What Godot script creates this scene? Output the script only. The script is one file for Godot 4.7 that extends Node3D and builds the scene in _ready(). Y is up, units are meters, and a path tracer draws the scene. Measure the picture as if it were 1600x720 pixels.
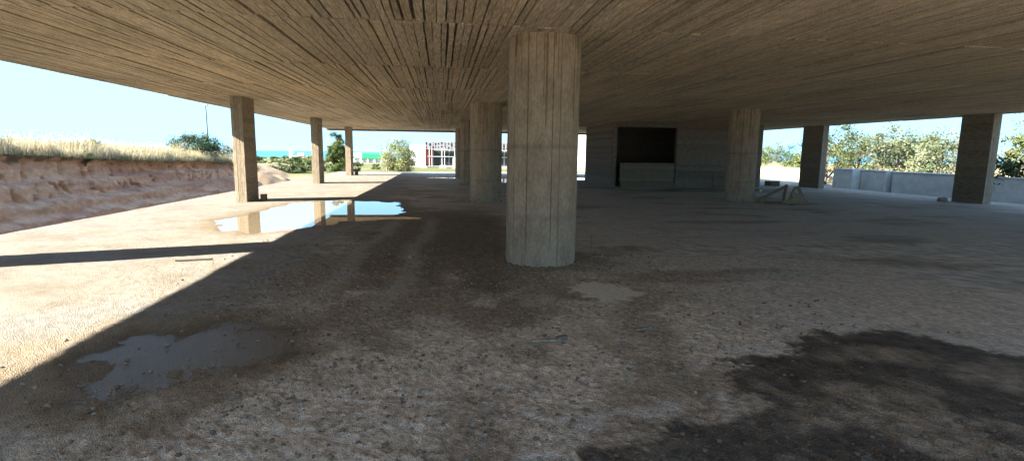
extends Node3D
# An unfinished concrete hall: X to the right, Y up, depth Z away from the camera (world z = -Z).

const H := 3.2            # underside of the slab
const EYE := 1.6
const YAW := 0.1325
const PITCH := 0.143
const ROLL := 0.0128
const FOCAL := 836.97     # in pixels of the 1600 wide photograph
const SLAB_L := -8.2
const SLAB_R := 19.9
const SLAB_N := -0.3
const SLAB_F := 40.6

var rng := RandomNumberGenerator.new()
var taken := {}
var T := {}
var M := {}
var nz := {}

# ---------------------------------------------------------------- helpers
func P(x: float, y: float, z: float) -> Vector3:
	return Vector3(x, y, -z)

func px(u: float, v: float, depth: float) -> Vector3:   # the point at depth Z behind a pixel of the photograph
	var a := u - 800.0
	var b := v - 360.0
	var c := cos(ROLL)
	var s := sin(ROLL)
	var d := Vector3((c * a + s * b) / FOCAL, -(-s * a + c * b) / FOCAL, 1.0)
	c = cos(PITCH)
	s = sin(PITCH)
	d = Vector3(d.x, c * d.y - s * d.z, s * d.y + c * d.z)
	c = cos(YAW)
	s = sin(YAW)
	d = Vector3(c * d.x + s * d.z, d.y, -s * d.x + c * d.z)
	var t := depth / d.z
	return Vector3(d.x * t, EYE + d.y * t, -depth)

class MB:
	var v := PackedVector3Array()
	var n := PackedVector3Array()
	var c := PackedColorArray()
	var uv := PackedVector2Array()
	var off := Vector2.ZERO
	var scale := Vector2.ONE
	func tuv(p: Vector3, nn: Vector3) -> Vector2:
		var a := nn.abs()
		if a.y >= a.x and a.y >= a.z:
			return Vector2(p.x, p.z) * scale + off
		if a.x >= a.z:
			return Vector2(p.z, p.y) * scale + off
		return Vector2(p.x, p.y) * scale + off
	func tri(a: Vector3, b: Vector3, d: Vector3, col: Color) -> void:   # a b d run anticlockwise seen from outside
		var nn := (b - a).cross(d - a)
		if nn.length_squared() < 1e-16:
			return
		nn = nn.normalized()
		v.append(a); v.append(d); v.append(b)
		for k in 3:
			n.append(nn)
			c.append(col)
		uv.append(tuv(a, nn)); uv.append(tuv(d, nn)); uv.append(tuv(b, nn))
	func quad(a: Vector3, b: Vector3, d: Vector3, e: Vector3, col: Color) -> void:
		tri(a, b, d, col)
		tri(a, d, e, col)
	func box(lo: Vector3, hi: Vector3, col: Color, b := 0.0, xf := Transform3D.IDENTITY) -> void:
		# a box with chamfered edges
		if b <= 0.0:
			b = 0.0
		var cx := [lo.x, hi.x]
		var cy := [lo.y, hi.y]
		var cz := [lo.z, hi.z]
		var f := func(i: int, j: int, k: int, axis: int) -> Vector3:
			var p := Vector3(cx[i], cy[j], cz[k])
			var inn := Vector3(b if i == 0 else -b, b if j == 0 else -b, b if k == 0 else -b)
			inn[axis] = 0.0
			return xf * (p + inn)
		quad(f.call(0, 0, 1, 2), f.call(1, 0, 1, 2), f.call(1, 1, 1, 2), f.call(0, 1, 1, 2), col)
		quad(f.call(1, 0, 0, 2), f.call(0, 0, 0, 2), f.call(0, 1, 0, 2), f.call(1, 1, 0, 2), col)
		quad(f.call(1, 0, 1, 0), f.call(1, 0, 0, 0), f.call(1, 1, 0, 0), f.call(1, 1, 1, 0), col)
		quad(f.call(0, 0, 0, 0), f.call(0, 0, 1, 0), f.call(0, 1, 1, 0), f.call(0, 1, 0, 0), col)
		quad(f.call(0, 1, 1, 1), f.call(1, 1, 1, 1), f.call(1, 1, 0, 1), f.call(0, 1, 0, 1), col)
		quad(f.call(0, 0, 0, 1), f.call(1, 0, 0, 1), f.call(1, 0, 1, 1), f.call(0, 0, 1, 1), col)
		if b > 0.0:
			for i in 2:
				for j in 2:
					# edges along z, y, x
					for e in 3:
						var ax: Array
						if e == 0:
							ax = [f.call(i, j, 0, 0), f.call(i, j, 1, 0), f.call(i, j, 1, 1), f.call(i, j, 0, 1)]
						elif e == 1:
							ax = [f.call(i, 0, j, 2), f.call(i, 1, j, 2), f.call(i, 1, j, 0), f.call(i, 0, j, 0)]
						else:
							ax = [f.call(0, i, j, 1), f.call(1, i, j, 1), f.call(1, i, j, 2), f.call(0, i, j, 2)]
						var mid: Vector3 = (ax[0] + ax[1] + ax[2] + ax[3]) * 0.25 - xf * ((lo + hi) * 0.5)
						if (ax[1] - ax[0]).cross(ax[2] - ax[0]).dot(mid) > 0.0:
							quad(ax[0], ax[1], ax[2], ax[3], col)
						else:
							quad(ax[3], ax[2], ax[1], ax[0], col)
					for k in 2:
						var q := [f.call(i, j, k, 0), f.call(i, j, k, 1), f.call(i, j, k, 2)]
						if (q[1] - q[0]).cross(q[2] - q[0]).dot(q[0] - xf * ((lo + hi) * 0.5)) > 0.0:
							tri(q[0], q[1], q[2], col)
						else:
							tri(q[0], q[2], q[1], col)
	func tube(pts: Array, radii: Array, col: Color, sides := 7, caps := true) -> void:
		var rings := []
		for k in pts.size():
			var d: Vector3 = (pts[mini(k + 1, pts.size() - 1)] - pts[maxi(k - 1, 0)]).normalized()
			var s := d.cross(Vector3.UP if absf(d.y) < 0.9 else Vector3.RIGHT).normalized()
			var t := s.cross(d)
			var ring := []
			for i in sides:
				var a := TAU * i / sides
				ring.append(pts[k] + (s * cos(a) + t * sin(a)) * radii[k])
			rings.append(ring)
		for k in pts.size() - 1:
			for i in sides:
				var j := (i + 1) % sides
				var mid: Vector3 = (rings[k][i] + rings[k][j]) * 0.5 - pts[k]
				var nn: Vector3 = (rings[k][j] - rings[k][i]).cross(rings[k + 1][i] - rings[k][i])
				if nn.dot(mid) > 0.0:
					quad(rings[k][i], rings[k][j], rings[k + 1][j], rings[k + 1][i], col)
				else:
					quad(rings[k][j], rings[k][i], rings[k + 1][i], rings[k + 1][j], col)
		if caps:
			for e in [0, pts.size() - 1]:
				var out: Vector3 = pts[e] - pts[1 if e == 0 else pts.size() - 2]
				for i in sides:
					var a: Vector3 = rings[e][i]
					var b2: Vector3 = rings[e][(i + 1) % sides]
					if (b2 - pts[e]).cross(a - pts[e]).dot(out) < 0.0:
						tri(pts[e], a, b2, col)
					else:
						tri(pts[e], b2, a, col)
	func mesh() -> ArrayMesh:
		var arr := []
		arr.resize(Mesh.ARRAY_MAX)
		arr[Mesh.ARRAY_VERTEX] = v
		arr[Mesh.ARRAY_NORMAL] = n
		arr[Mesh.ARRAY_COLOR] = c
		arr[Mesh.ARRAY_TEX_UV] = uv
		var m := ArrayMesh.new()
		m.add_surface_from_arrays(Mesh.PRIMITIVE_TRIANGLES, arr)
		return m

func grid_mesh(nu: int, nv: int, pos: Callable, col: Callable, uvf: Callable) -> ArrayMesh:
	# a smooth sheet; rows follow v, columns u; du x dv points outward when flip is not needed
	var vs := PackedVector3Array()
	var ns := PackedVector3Array()
	var cs := PackedColorArray()
	var us := PackedVector2Array()
	var ix := PackedInt32Array()
	vs.resize(nu * nv)
	ns.resize(nu * nv)
	cs.resize(nu * nv)
	us.resize(nu * nv)
	for j in nv:
		for i in nu:
			var k := j * nu + i
			var p: Vector3 = pos.call(i, j)
			vs[k] = p
			cs[k] = col.call(p, i, j)
			us[k] = uvf.call(p, i, j)
	for j in nv:
		for i in nu:
			var a := vs[j * nu + mini(i + 1, nu - 1)] - vs[j * nu + maxi(i - 1, 0)]
			var b := vs[mini(j + 1, nv - 1) * nu + i] - vs[maxi(j - 1, 0) * nu + i]
			ns[j * nu + i] = a.cross(b).normalized()
	for j in nv - 1:
		for i in nu - 1:
			var k := j * nu + i
			ix.append_array([k, k + nu, k + 1, k + 1, k + nu, k + nu + 1])
	var arr := []
	arr.resize(Mesh.ARRAY_MAX)
	arr[Mesh.ARRAY_VERTEX] = vs
	arr[Mesh.ARRAY_NORMAL] = ns
	arr[Mesh.ARRAY_COLOR] = cs
	arr[Mesh.ARRAY_TEX_UV] = us
	arr[Mesh.ARRAY_INDEX] = ix
	var m := ArrayMesh.new()
	m.add_surface_from_arrays(Mesh.PRIMITIVE_TRIANGLES, arr)
	return m

func numbered(called: String) -> String:
	if not taken.has(called):
		taken[called] = 0
		return called
	taken[called] += 1
	return "%s_%03d" % [called, taken[called]]

func part(called: String, mesh: Mesh, mat: Material, parent: Node3D) -> MeshInstance3D:
	var o := MeshInstance3D.new()
	o.name = called
	o.mesh = mesh
	o.material_override = mat
	parent.add_child(o, true)
	return o

func thing(called: String, label: String, category: String, at := Vector3.ZERO, group := "") -> Node3D:
	var o := Node3D.new()
	o.name = numbered(called)
	add_child(o)
	o.position = at
	tag(o, label, category, group)
	return o

func solo(called: String, mesh: Mesh, mat: Material, label: String, category: String, at := Vector3.ZERO, group := "") -> MeshInstance3D:
	var o := part(numbered(called), mesh, mat, self)
	o.position = at
	tag(o, label, category, group)
	return o

func tag(o: Node, label: String, category: String, group := "") -> void:
	o.set_meta("label", label)
	o.set_meta("category", category)
	if group != "":
		o.set_meta("group", group)

func struct(called: String, mesh: Mesh, mat: Material, label := "", category := "") -> MeshInstance3D:
	var o := part(numbered(called), mesh, mat, self)
	o.set_meta("kind", "structure")
	if label != "":
		tag(o, label, category)
	return o

func lin(r: float, g: float, b: float) -> Color:
	return Color(r, g, b)

func noise(key: String, freq: float, octaves := 3, seed_ := 1, kind := FastNoiseLite.TYPE_SIMPLEX_SMOOTH) -> FastNoiseLite:
	var f := FastNoiseLite.new()
	f.noise_type = kind
	f.frequency = freq
	f.seed = seed_
	f.fractal_octaves = octaves
	if octaves == 1:
		f.fractal_type = FastNoiseLite.FRACTAL_NONE
	nz[key] = f
	return f

func tex_from(size: Vector2i, layers: Array, lo: float, hi: float, tint := Color(1, 1, 1), tint2 := Color(1, 1, 1), gain := 1.7) -> ImageTexture:
	# layers: [noise, weight]; the blend runs from lo*tint to hi*tint2
	var imgs := []
	for l in layers:
		var im: Image = l[0].get_seamless_image(size.x, size.y)
		im.convert(Image.FORMAT_L8)
		imgs.append(im.get_data())
	var out := PackedByteArray()
	out.resize(size.x * size.y * 3)
	var total := 0.0
	for l in layers:
		total += l[1]
	for k in size.x * size.y:
		var t := 0.0
		for i in imgs.size():
			t += imgs[i][k] * layers[i][1]
		t = clampf(t / (255.0 * total), 0.0, 1.0)
		t = clampf((t - 0.5) * gain + 0.5, 0.0, 1.0)
		var b := lerpf(lo, hi, t)
		out[k * 3] = int(255.0 * b * lerpf(tint.r, tint2.r, t))
		out[k * 3 + 1] = int(255.0 * b * lerpf(tint.g, tint2.g, t))
		out[k * 3 + 2] = int(255.0 * b * lerpf(tint.b, tint2.b, t))
	return ImageTexture.create_from_image(Image.create_from_data(size.x, size.y, false, Image.FORMAT_RGB8, out))

func mat(rough: float, tex: Texture2D = null, bump: Texture2D = null, bump_cm := 0.0, base := Color(1, 1, 1)) -> StandardMaterial3D:
	var m := StandardMaterial3D.new()
	m.vertex_color_use_as_albedo = true
	m.albedo_color = base
	m.roughness = rough
	m.metallic_specular = 0.35
	if tex:
		m.albedo_texture = tex
	if bump:
		m.heightmap_enabled = true
		m.heightmap_texture = bump
		m.heightmap_scale = bump_cm
	return m

func plain(c: Color, rough := 0.8) -> StandardMaterial3D:   # c in linear values
	var m := StandardMaterial3D.new()
	m.albedo_color = c.linear_to_srgb()
	m.roughness = rough
	m.metallic_specular = 0.2
	return m

func sdf(p: Vector2, poly: PackedVector2Array) -> float:   # negative inside
	var d := 1e9
	var inside := false
	var j := poly.size() - 1
	for i in poly.size():
		var a := poly[i]
		var b := poly[j]
		var e := b - a
		var w := p - a
		d = minf(d, (w - e * clampf(w.dot(e) / e.length_squared(), 0.0, 1.0)).length_squared())
		if (a.y > p.y) != (b.y > p.y) and p.x < (b.x - a.x) * (p.y - a.y) / (b.y - a.y) + a.x:
			inside = not inside
		j = i
	return -sqrt(d) if inside else sqrt(d)

# ---------------------------------------------------------------- the floor
var POOLS := []          # [polygon, bounds, depth, ragged]
var DARK := PackedVector2Array([Vector2(0.5, 2.3), Vector2(0.75, 2.66), Vector2(1.35, 2.86), Vector2(1.75, 2.84), Vector2(1.95, 3.1), Vector2(1.9, 3.38), Vector2(2.25, 3.75), Vector2(2.72, 3.85), Vector2(2.8, 4.0), Vector2(3.2, 4.2), Vector2(3.44, 4.32), Vector2(3.75, 4.22), Vector2(4.02, 4.33), Vector2(4.45, 3.98), Vector2(4.9, 3.3), Vector2(5.2, 2.4), Vector2(4.5, 1.0), Vector2(0.8, 1.2)])
var PALE := PackedVector2Array([Vector2(1.5, 5.95), Vector2(1.62, 6.3), Vector2(1.92, 6.38), Vector2(2.22, 6.12), Vector2(2.33, 5.8), Vector2(2.05, 5.52), Vector2(1.72, 5.5)])
var WETL := PackedVector2Array([Vector2(-2.75, 3.75), Vector2(-2.95, 4.5), Vector2(-2.6, 5.1), Vector2(-2.0, 5.22), Vector2(-1.3, 5.0), Vector2(-1.05, 4.5), Vector2(-1.3, 4.0), Vector2(-1.75, 3.6), Vector2(-2.3, 3.45)])

func setup_pools() -> void:
	var big := PackedVector2Array([Vector2(-5.1, 12.6), Vector2(-4.4, 11.2), Vector2(-3.5, 10.7), Vector2(-2.75, 11.3), Vector2(-2.2, 12.4), Vector2(-1.3, 12.75), Vector2(-0.5, 13.2), Vector2(-1.0, 14.2), Vector2(-1.1, 16.2), Vector2(-1.35, 17.5), Vector2(-2.4, 17.9), Vector2(-3.9, 18.2), Vector2(-4.75, 16.8), Vector2(-4.9, 14.6)])
	var far := PackedVector2Array([Vector2(-1.4, 34.6), Vector2(-0.4, 35.6), Vector2(1.6, 35.4), Vector2(3.2, 34.2), Vector2(2.0, 33.3), Vector2(0.2, 33.7)])
	var slit := PackedVector2Array([Vector2(3.0, 29.6), Vector2(3.4, 34.2), Vector2(5.6, 34.6), Vector2(6.0, 30.6), Vector2(4.6, 29.0)])
	var slit2 := PackedVector2Array([Vector2(7.2, 32.5), Vector2(7.6, 35.6), Vector2(9.8, 36.0), Vector2(9.6, 33.0)])
	var core := PackedVector2Array([Vector2(9.6, 23.0), Vector2(11.0, 24.6), Vector2(14.4, 25.0), Vector2(16.0, 24.0), Vector2(13.0, 22.9)])
	for a in [[big, 0.034, 0.35], [far, 0.03, 0.25], [slit, 0.03, 0.2], [slit2, 0.03, 0.2], [core, 0.02, 0.3], [WETL, 0.026, 0.45]]:
		var r := Rect2(a[0][0], Vector2.ZERO)
		for p in a[0]:
			r = r.expand(p)
		POOLS.append([a[0], r.grow(1.0), a[1], a[2]])

func rough_at(x: float, z: float) -> float:
	# how lumpy the ground is: churned mud and gravel along the columns, smoother to the right and on the open left strip
	var r := 0.35 + 0.65 * smoothstep(-2.9, -1.6, x + 0.4 * nz.mid.get_noise_2d(x, z)) * (1.0 - smoothstep(2.4, 4.2, x + 0.12 * (z - 6.0) + 0.5 * nz.mid.get_noise_2d(x + 9.0, z)))
	if z > 12.0:
		r *= 0.6
	return r

func floor_y(x: float, z: float) -> float:
	var r := rough_at(x, z)
	var y: float = 0.012 + 0.010 * nz.big.get_noise_2d(x, z)
	y += r * (0.013 * nz.lump.get_noise_2d(x, z) + 0.013 * nz.clod.get_noise_2d(x, z))
	# wheel ruts
	for rut in [-1.95, -1.05, 0.55]:
		var d: float = absf(x - rut - 0.12 * z * 0.3 - 0.3 * nz.big.get_noise_1d(z))
		if d < 0.35:
			y -= 0.010 * r * (1.0 - d / 0.35) * (0.6 + 0.4 * sin(z * 26.0 + 3.0 * (x - rut)))
	var q := Vector2(x, z)
	for p in POOLS:
		if p[1].has_point(q):
			var d: float = sdf(q, p[0]) + p[3] * nz.mid.get_noise_2d(x * 1.3, z * 1.3) + 0.05 * nz.lump.get_noise_2d(x, z)
			y -= p[2] * (1.0 - smoothstep(-0.5, 0.25, d))
			if true:
				y = lerpf(y, 0.006 - p[2], 0.5 * (1.0 - smoothstep(-0.45, -0.05, d)))
	if x > 1.2 and x < 2.7 and z > 5.0 and z < 6.8:
		var d := sdf(q, PALE) + 0.12 * float(nz.lump.get_noise_2d(x, z))
		y = lerpf(0.012, y, smoothstep(-0.04, 0.05, d))
	return y

func floor_c(x: float, z: float) -> Color:
	var a: float = nz.big.get_noise_2d(x * 1.7, z * 1.7)
	var b: float = nz.mid.get_noise_2d(x, z)
	var l: float = nz.lump.get_noise_2d(x * 0.8 + 40.0, z * 0.8)
	var cream := Color(0.345, 0.328, 0.29)
	var ochre := Color(0.285, 0.26, 0.215)
	var mud := Color(0.40, 0.34, 0.265)
	var grit := Color(0.70, 0.63, 0.53)
	var slab := Color(0.68, 0.635, 0.56)
	var dry := cream.lerp(ochre, smoothstep(-0.05, 0.5, b + 0.5 * l + 0.3 * a))
	dry = dry.lerp(Color(0.32, 0.316, 0.305), smoothstep(0.05, 0.45, float(nz.mid.get_noise_2d(x * 0.35 + 20.0, z * 0.8))) * 0.8)
	var inner := grit.lerp(mud, smoothstep(-0.15, 0.3, a * 0.6 + b * 0.5 + 0.35 * smoothstep(4.6, 7.0, z) * (1.0 - smoothstep(13.0, 17.0, z))))
	var right := slab.lerp(mud, smoothstep(12.0, 16.5, x + 1.5 * b) * 0.6)  # slab colour darkened towards the right opening to offset the bright skylight there
	right = right.lerp(mud, smoothstep(0.12, 0.55, float(nz.mid.get_noise_2d(x * 0.25 + 5.0, z * 0.6)) + 0.4 * a) * 0.85)
	right = right.lerp(Color(0.54, 0.53, 0.51), smoothstep(0.1, 0.5, float(nz.mid.get_noise_2d(x * 0.3 - 31.0, z * 0.9))) * 0.7)
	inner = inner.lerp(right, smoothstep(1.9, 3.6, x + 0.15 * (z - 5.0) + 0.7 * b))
	var c := dry.lerp(inner, smoothstep(-2.5, -1.1, x + 0.55 * b + 0.3 * l + (0.7 if z < 4.5 else 0.0)))
	var cl: float = nz.clod.get_noise_2d(x, z)
	c = c * (1.0 + 0.22 * l + (0.6 * cl if x > -2.4 and z < 9.0 else 0.15 * cl))
	# damp churned mud along the left of the column row
	c = c.lerp(Color(0.235, 0.19, 0.13) * (1.0 + 0.4 * cl), 0.85 * smoothstep(-1.9, -1.2, x + 0.5 * b) * (1.0 - smoothstep(0.6, 1.9, x + 0.6 * b)) * smoothstep(5.2, 7.2, z + 1.2 * b + 0.8 * x) * (1.0 - smoothstep(13.0, 16.0, z + 2.0 * a)))
	# dried slurry along the wheel tracks
	for rut in [-1.6, -0.75]:
		var d: float = absf(x - rut - 0.036 * z - 0.3 * float(nz.big.get_noise_1d(z)))
		c = c.lerp(Color(0.55, 0.525, 0.47), 0.6 * (1.0 - smoothstep(0.06, 0.22, d + 0.12 * l)) * smoothstep(4.8, 6.0, z) * (1.0 - smoothstep(12.0, 14.0, z)))
	var q := Vector2(x, z)
	for p in POOLS:
		if p[1].has_point(q):
			var d: float = sdf(q, p[0]) + p[3] * nz.mid.get_noise_2d(x * 1.3, z * 1.3) + 0.05 * nz.lump.get_noise_2d(x, z)
			c = c.lerp(Color(0.30, 0.245, 0.165), 0.8 * (1.0 - smoothstep(0.0, 0.6, d)))
			c = c.lerp(Color(0.15, 0.115, 0.075), 0.85 * (1.0 - smoothstep(-0.35, 0.12, d)))
	if x > 0.2 and z < 5.2:
		var d := sdf(q, DARK) + 0.20 * b + 0.12 * float(nz.lump.get_noise_2d(x * 0.7, z * 0.7)) + 0.07 * float(nz.clod.get_noise_2d(x, z))
		c = c.lerp(Color(0.115, 0.10, 0.082).lerp(Color(0.29, 0.25, 0.195), smoothstep(0.0, 0.5, b + 0.6 * a + 0.25) * smoothstep(0.0, 0.5, -d)) * (1.0 + 0.5 * l + 0.5 * cl), 0.4 * (1.0 - smoothstep(-0.14, 0.12, d)) + 0.6 * (1.0 - smoothstep(-0.05, 0.03, d)))
		c = c.lerp(Color(0.72, 0.70, 0.66), 0.7 * (1.0 - smoothstep(0.02, 0.2, absf(d - 0.2))) * smoothstep(0.02, 0.25, float(nz.mid.get_noise_2d(x * 2.0, z * 2.0))))
	if x > 1.2 and x < 2.7 and z > 5.0 and z < 6.8:
		var d := sdf(q, PALE) + 0.12 * float(nz.lump.get_noise_2d(x, z))
		c = c.lerp(Color(0.82, 0.765, 0.67), 1.0 - smoothstep(-0.03, 0.03, d))
	return c

func build_floor() -> void:
	# three grids of growing cells; the rim of a finer grid follows the coarser one
	var zones := [
		[-4.0, 6.4, 1.6, 8.0, 0.025, 0.1],
		[-8.0, 14.4, 8.0, 20.0, 0.1, 0.4], [-8.0, -4.0, 1.6, 8.0, 0.1, 0.4], [6.4, 14.4, 1.6, 8.0, 0.1, 0.4],
		[-8.0, 20.8, 20.0, 44.0, 0.4, 0.4], [14.4, 20.8, 1.6, 20.0, 0.4, 0.4], [-8.0, 20.8, -13.2, 1.6, 0.4, 0.4]]
	var root: MeshInstance3D = null
	for q in zones:
		var x0: float = q[0]
		var z0: float = q[2]
		var cell: float = q[4]
		var coarse: float = q[5]
		var nu := int(round((q[1] - x0) / cell)) + 1
		var nv := int(round((q[3] - z0) / cell)) + 1
		var pos := func(i: int, j: int) -> Vector3:
			var x := x0 + i * cell
			var z := z0 + j * cell
			var y := 0.0
			if (i == 0 or i == nu - 1) and coarse > cell:
				var k := floorf((z + 13.2) / coarse + 1e-4) * coarse - 13.2
				y = lerpf(floor_y(x, k), floor_y(x, k + coarse), clampf((z - k) / coarse, 0.0, 1.0))
			elif (j == 0 or j == nv - 1) and coarse > cell:
				var k := floorf((x + 8.0) / coarse + 1e-4) * coarse - 8.0
				y = lerpf(floor_y(k, z), floor_y(k + coarse, z), clampf((x - k) / coarse, 0.0, 1.0))
			else:
				y = floor_y(x, z)
			return P(x, y, z)
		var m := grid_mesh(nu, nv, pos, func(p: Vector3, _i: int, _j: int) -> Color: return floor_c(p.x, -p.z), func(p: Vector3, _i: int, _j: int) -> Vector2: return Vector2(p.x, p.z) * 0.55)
		if root == null:
			root = struct("floor", m, M.floor, "rough concrete floor covered with mud, grit and dried slurry", "floor")
		else:
			part("floor_bay", m, M.floor, root)
	var s := MB.new()
	s.scale = Vector2(0.5, 0.5)
	var g := lin(0.36, 0.33, 0.28)
	s.box(P(-8.02, -0.34, 44.0), P(20.8, -0.045, -13.2), g)
	part("slab_body", s.mesh(), M.concrete, root)
	# a broken lip of concrete along the open left edge
	var e := MB.new()
	e.scale = Vector2(0.6, 0.6)
	var z := -13.0
	while z < 43.5:
		var len := rng.randf_range(0.7, 1.9)
		var w := rng.randf_range(0.01, 0.03)
		e.box(P(-8.0 - w, -0.30, minf(z + len, 43.9)), P(-7.97, rng.randf_range(-0.012, 0.004), z), lin(0.42, 0.40, 0.35) * rng.randf_range(0.85, 1.1), 0.012)
		z += len
	part("floor_lip", e.mesh(), M.concrete, root)

func build_water() -> void:
	var names := ["broad brown puddle mirroring the sky and two blade columns", "thin bright puddle lying near the far open end", "bright puddle seen between the two nearest round columns", "narrow puddle beside the dark stair core", "dark shallow puddle in front of the stair core", "thin film of water on the churned mud beside the shadow line"]
	var k := 0
	for p in POOLS:
		var tri_ix := Geometry2D.triangulate_polygon(p[0])
		var ring: PackedVector2Array = Geometry2D.offset_polygon(p[0], 0.55)[0]
		tri_ix = Geometry2D.triangulate_polygon(ring)
		var b := MB.new()
		var y: float = -0.0115 if k == 5 else -0.006
		for t in range(0, tri_ix.size(), 3):
			var a := ring[tri_ix[t]]
			var c := ring[tri_ix[t + 1]]
			var d := ring[tri_ix[t + 2]]
			var pa := P(a.x, y, a.y)
			var pb := P(c.x, y, c.y)
			var pc := P(d.x, y, d.y)
			if (pb - pa).cross(pc - pa).y > 0.0:
				b.tri(pa, pb, pc, Color.WHITE)
			else:
				b.tri(pa, pc, pb, Color.WHITE)
		var o := struct("puddle", b.mesh(), M.film if k == 5 else M.water, names[k], "puddle")
		o.set_meta("group", "puddles on the hall floor")
		k += 1

# ---------------------------------------------------------------- the ceiling
func board_strip(b: MB, x0: float, x1: float, z0: float, z1: float, y: float, up: float, base_col: Color, jit: float) -> void:
	var col := base_col
	var seg := 8
	var lo := []
	for k in seg + 1:
		var z := lerpf(z0, z1, float(k) / seg)
		var dy := rng.randf_range(-1.0, 1.0) * 0.0025
		lo.append([P(x0 + rng.randf_range(-jit, jit), y + dy, z), P(x1 + rng.randf_range(-jit, jit), y + dy + rng.randf_range(-0.002, 0.002), z)])
	for k in seg:
		var a: Vector3 = lo[k][0]
		var c: Vector3 = lo[k][1]
		var d: Vector3 = lo[k + 1][1]
		var e: Vector3 = lo[k + 1][0]
		var h := Vector3(0, up, 0)
		col = base_col * (1.0 + 0.16 * float(nz.mid.get_noise_2d(a.x * 1.3, a.z * 0.5)) + 0.18 * float(nz.big.get_noise_2d(a.x * 1.4, a.z * 0.9)))
		b.quad(a, e, d, c, col)
		b.quad(a, a + h, e + h, e, col)
		b.quad(c, d, d + h, c + h, col)
	var s: Vector3 = Vector3(0, up, 0)
	b.quad(lo[0][0], lo[0][1], lo[0][1] + s, lo[0][0] + s, col)
	b.quad(lo[seg][1], lo[seg][0], lo[seg][0] + s, lo[seg][1] + s, col)

func build_ceiling() -> void:
	var s := MB.new()
	s.scale = Vector2(0.5, 0.5)
	s.box(P(SLAB_L, H + 0.045, SLAB_F), P(SLAB_R, H + 0.23, SLAB_N), lin(0.30, 0.265, 0.21))
	var root := struct("ceiling", s.mesh(), M.concrete, "board marked concrete slab held up by round and blade columns", "ceiling")
	var cam := get_node("camera") as Camera3D
	var inv := cam.transform.affine_inverse()
	var all := []
	var zr := SLAB_N
	var row := 0
	var seams := [SLAB_N]
	var zz := 7.05 - 3.55
	while zz < SLAB_F - 1.0:
		seams.append(zz)
		zz += 3.55
	seams.append(SLAB_F)
	for r in seams.size() - 1:
		zr = seams[r]
		var z1: float = seams[r + 1]
		var x := SLAB_L + 0.003
		while x < SLAB_R - 0.03:
			var w := rng.randf_range(0.075, 0.155)
			w = minf(w, SLAB_R - x)
			var gap := rng.randf_range(0.004, 0.014)
			if rng.randf() < 0.42:
				gap = rng.randf_range(0.014, 0.036)
			var y := H + rng.randf_range(-0.009, 0.007)
			if rng.randf() < 0.12:
				y += rng.randf_range(0.006, 0.012)
			var tone := rng.randf_range(0.86, 1.1)
			if rng.randf() < 0.10:
				tone *= 0.84
			var warm := rng.randf_range(-0.02, 0.02)
			var col := Color(0.80 + warm, 0.675, 0.50 - warm) * tone
			var e := rng.randf_range(0.004, 0.022)
			var ctr := inv * P(x + w * 0.5, H, (zr + z1) * 0.5)
			var score := 1e9
			# how large the board shows: its nearest visible point
			for t in 5:
				var q := inv * P(x + w * 0.5, H, lerpf(zr, z1, t / 4.0))
				if q.z < -0.5 and absf(q.x / -q.z) < 0.98 and q.y / -q.z < 0.45:
					score = minf(score, -q.z)
			all.append([score, x, x + w - gap, zr + e, z1 - e, y, col])
			x += w
		row += 1
	all.sort_custom(func(a, b): return a[0] < b[0])
	var rest := MB.new()
	rest.scale = Vector2(3.0, 0.30)
	for k in all.size():
		var a = all[k]
		var b: MB = rest
		if k < 300:
			b = MB.new()
			b.scale = rest.scale
		b.off = Vector2(rng.randf(), rng.randf())
		board_strip(b, a[1], a[2], a[3], a[4], a[5], H + 0.049 - a[5], a[6], 0.0075)
		if k < 300:
			part("board", b.mesh(), M.board, root)
	var o := part("board_field", rest.mesh(), M.board, root)
	o.set_meta("kind", "stuff")
	# the dropped beam across the far open end
	var fb := MB.new()
	fb.scale = Vector2(0.5, 0.5)
	fb.box(P(SLAB_L, H - 0.13, SLAB_F + 0.35), P(SLAB_R, H + 0.229, SLAB_F + 0.003), lin(0.30, 0.25, 0.20), 0.01)
	part("edge_beam", fb.mesh(), M.concrete, root)

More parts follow.
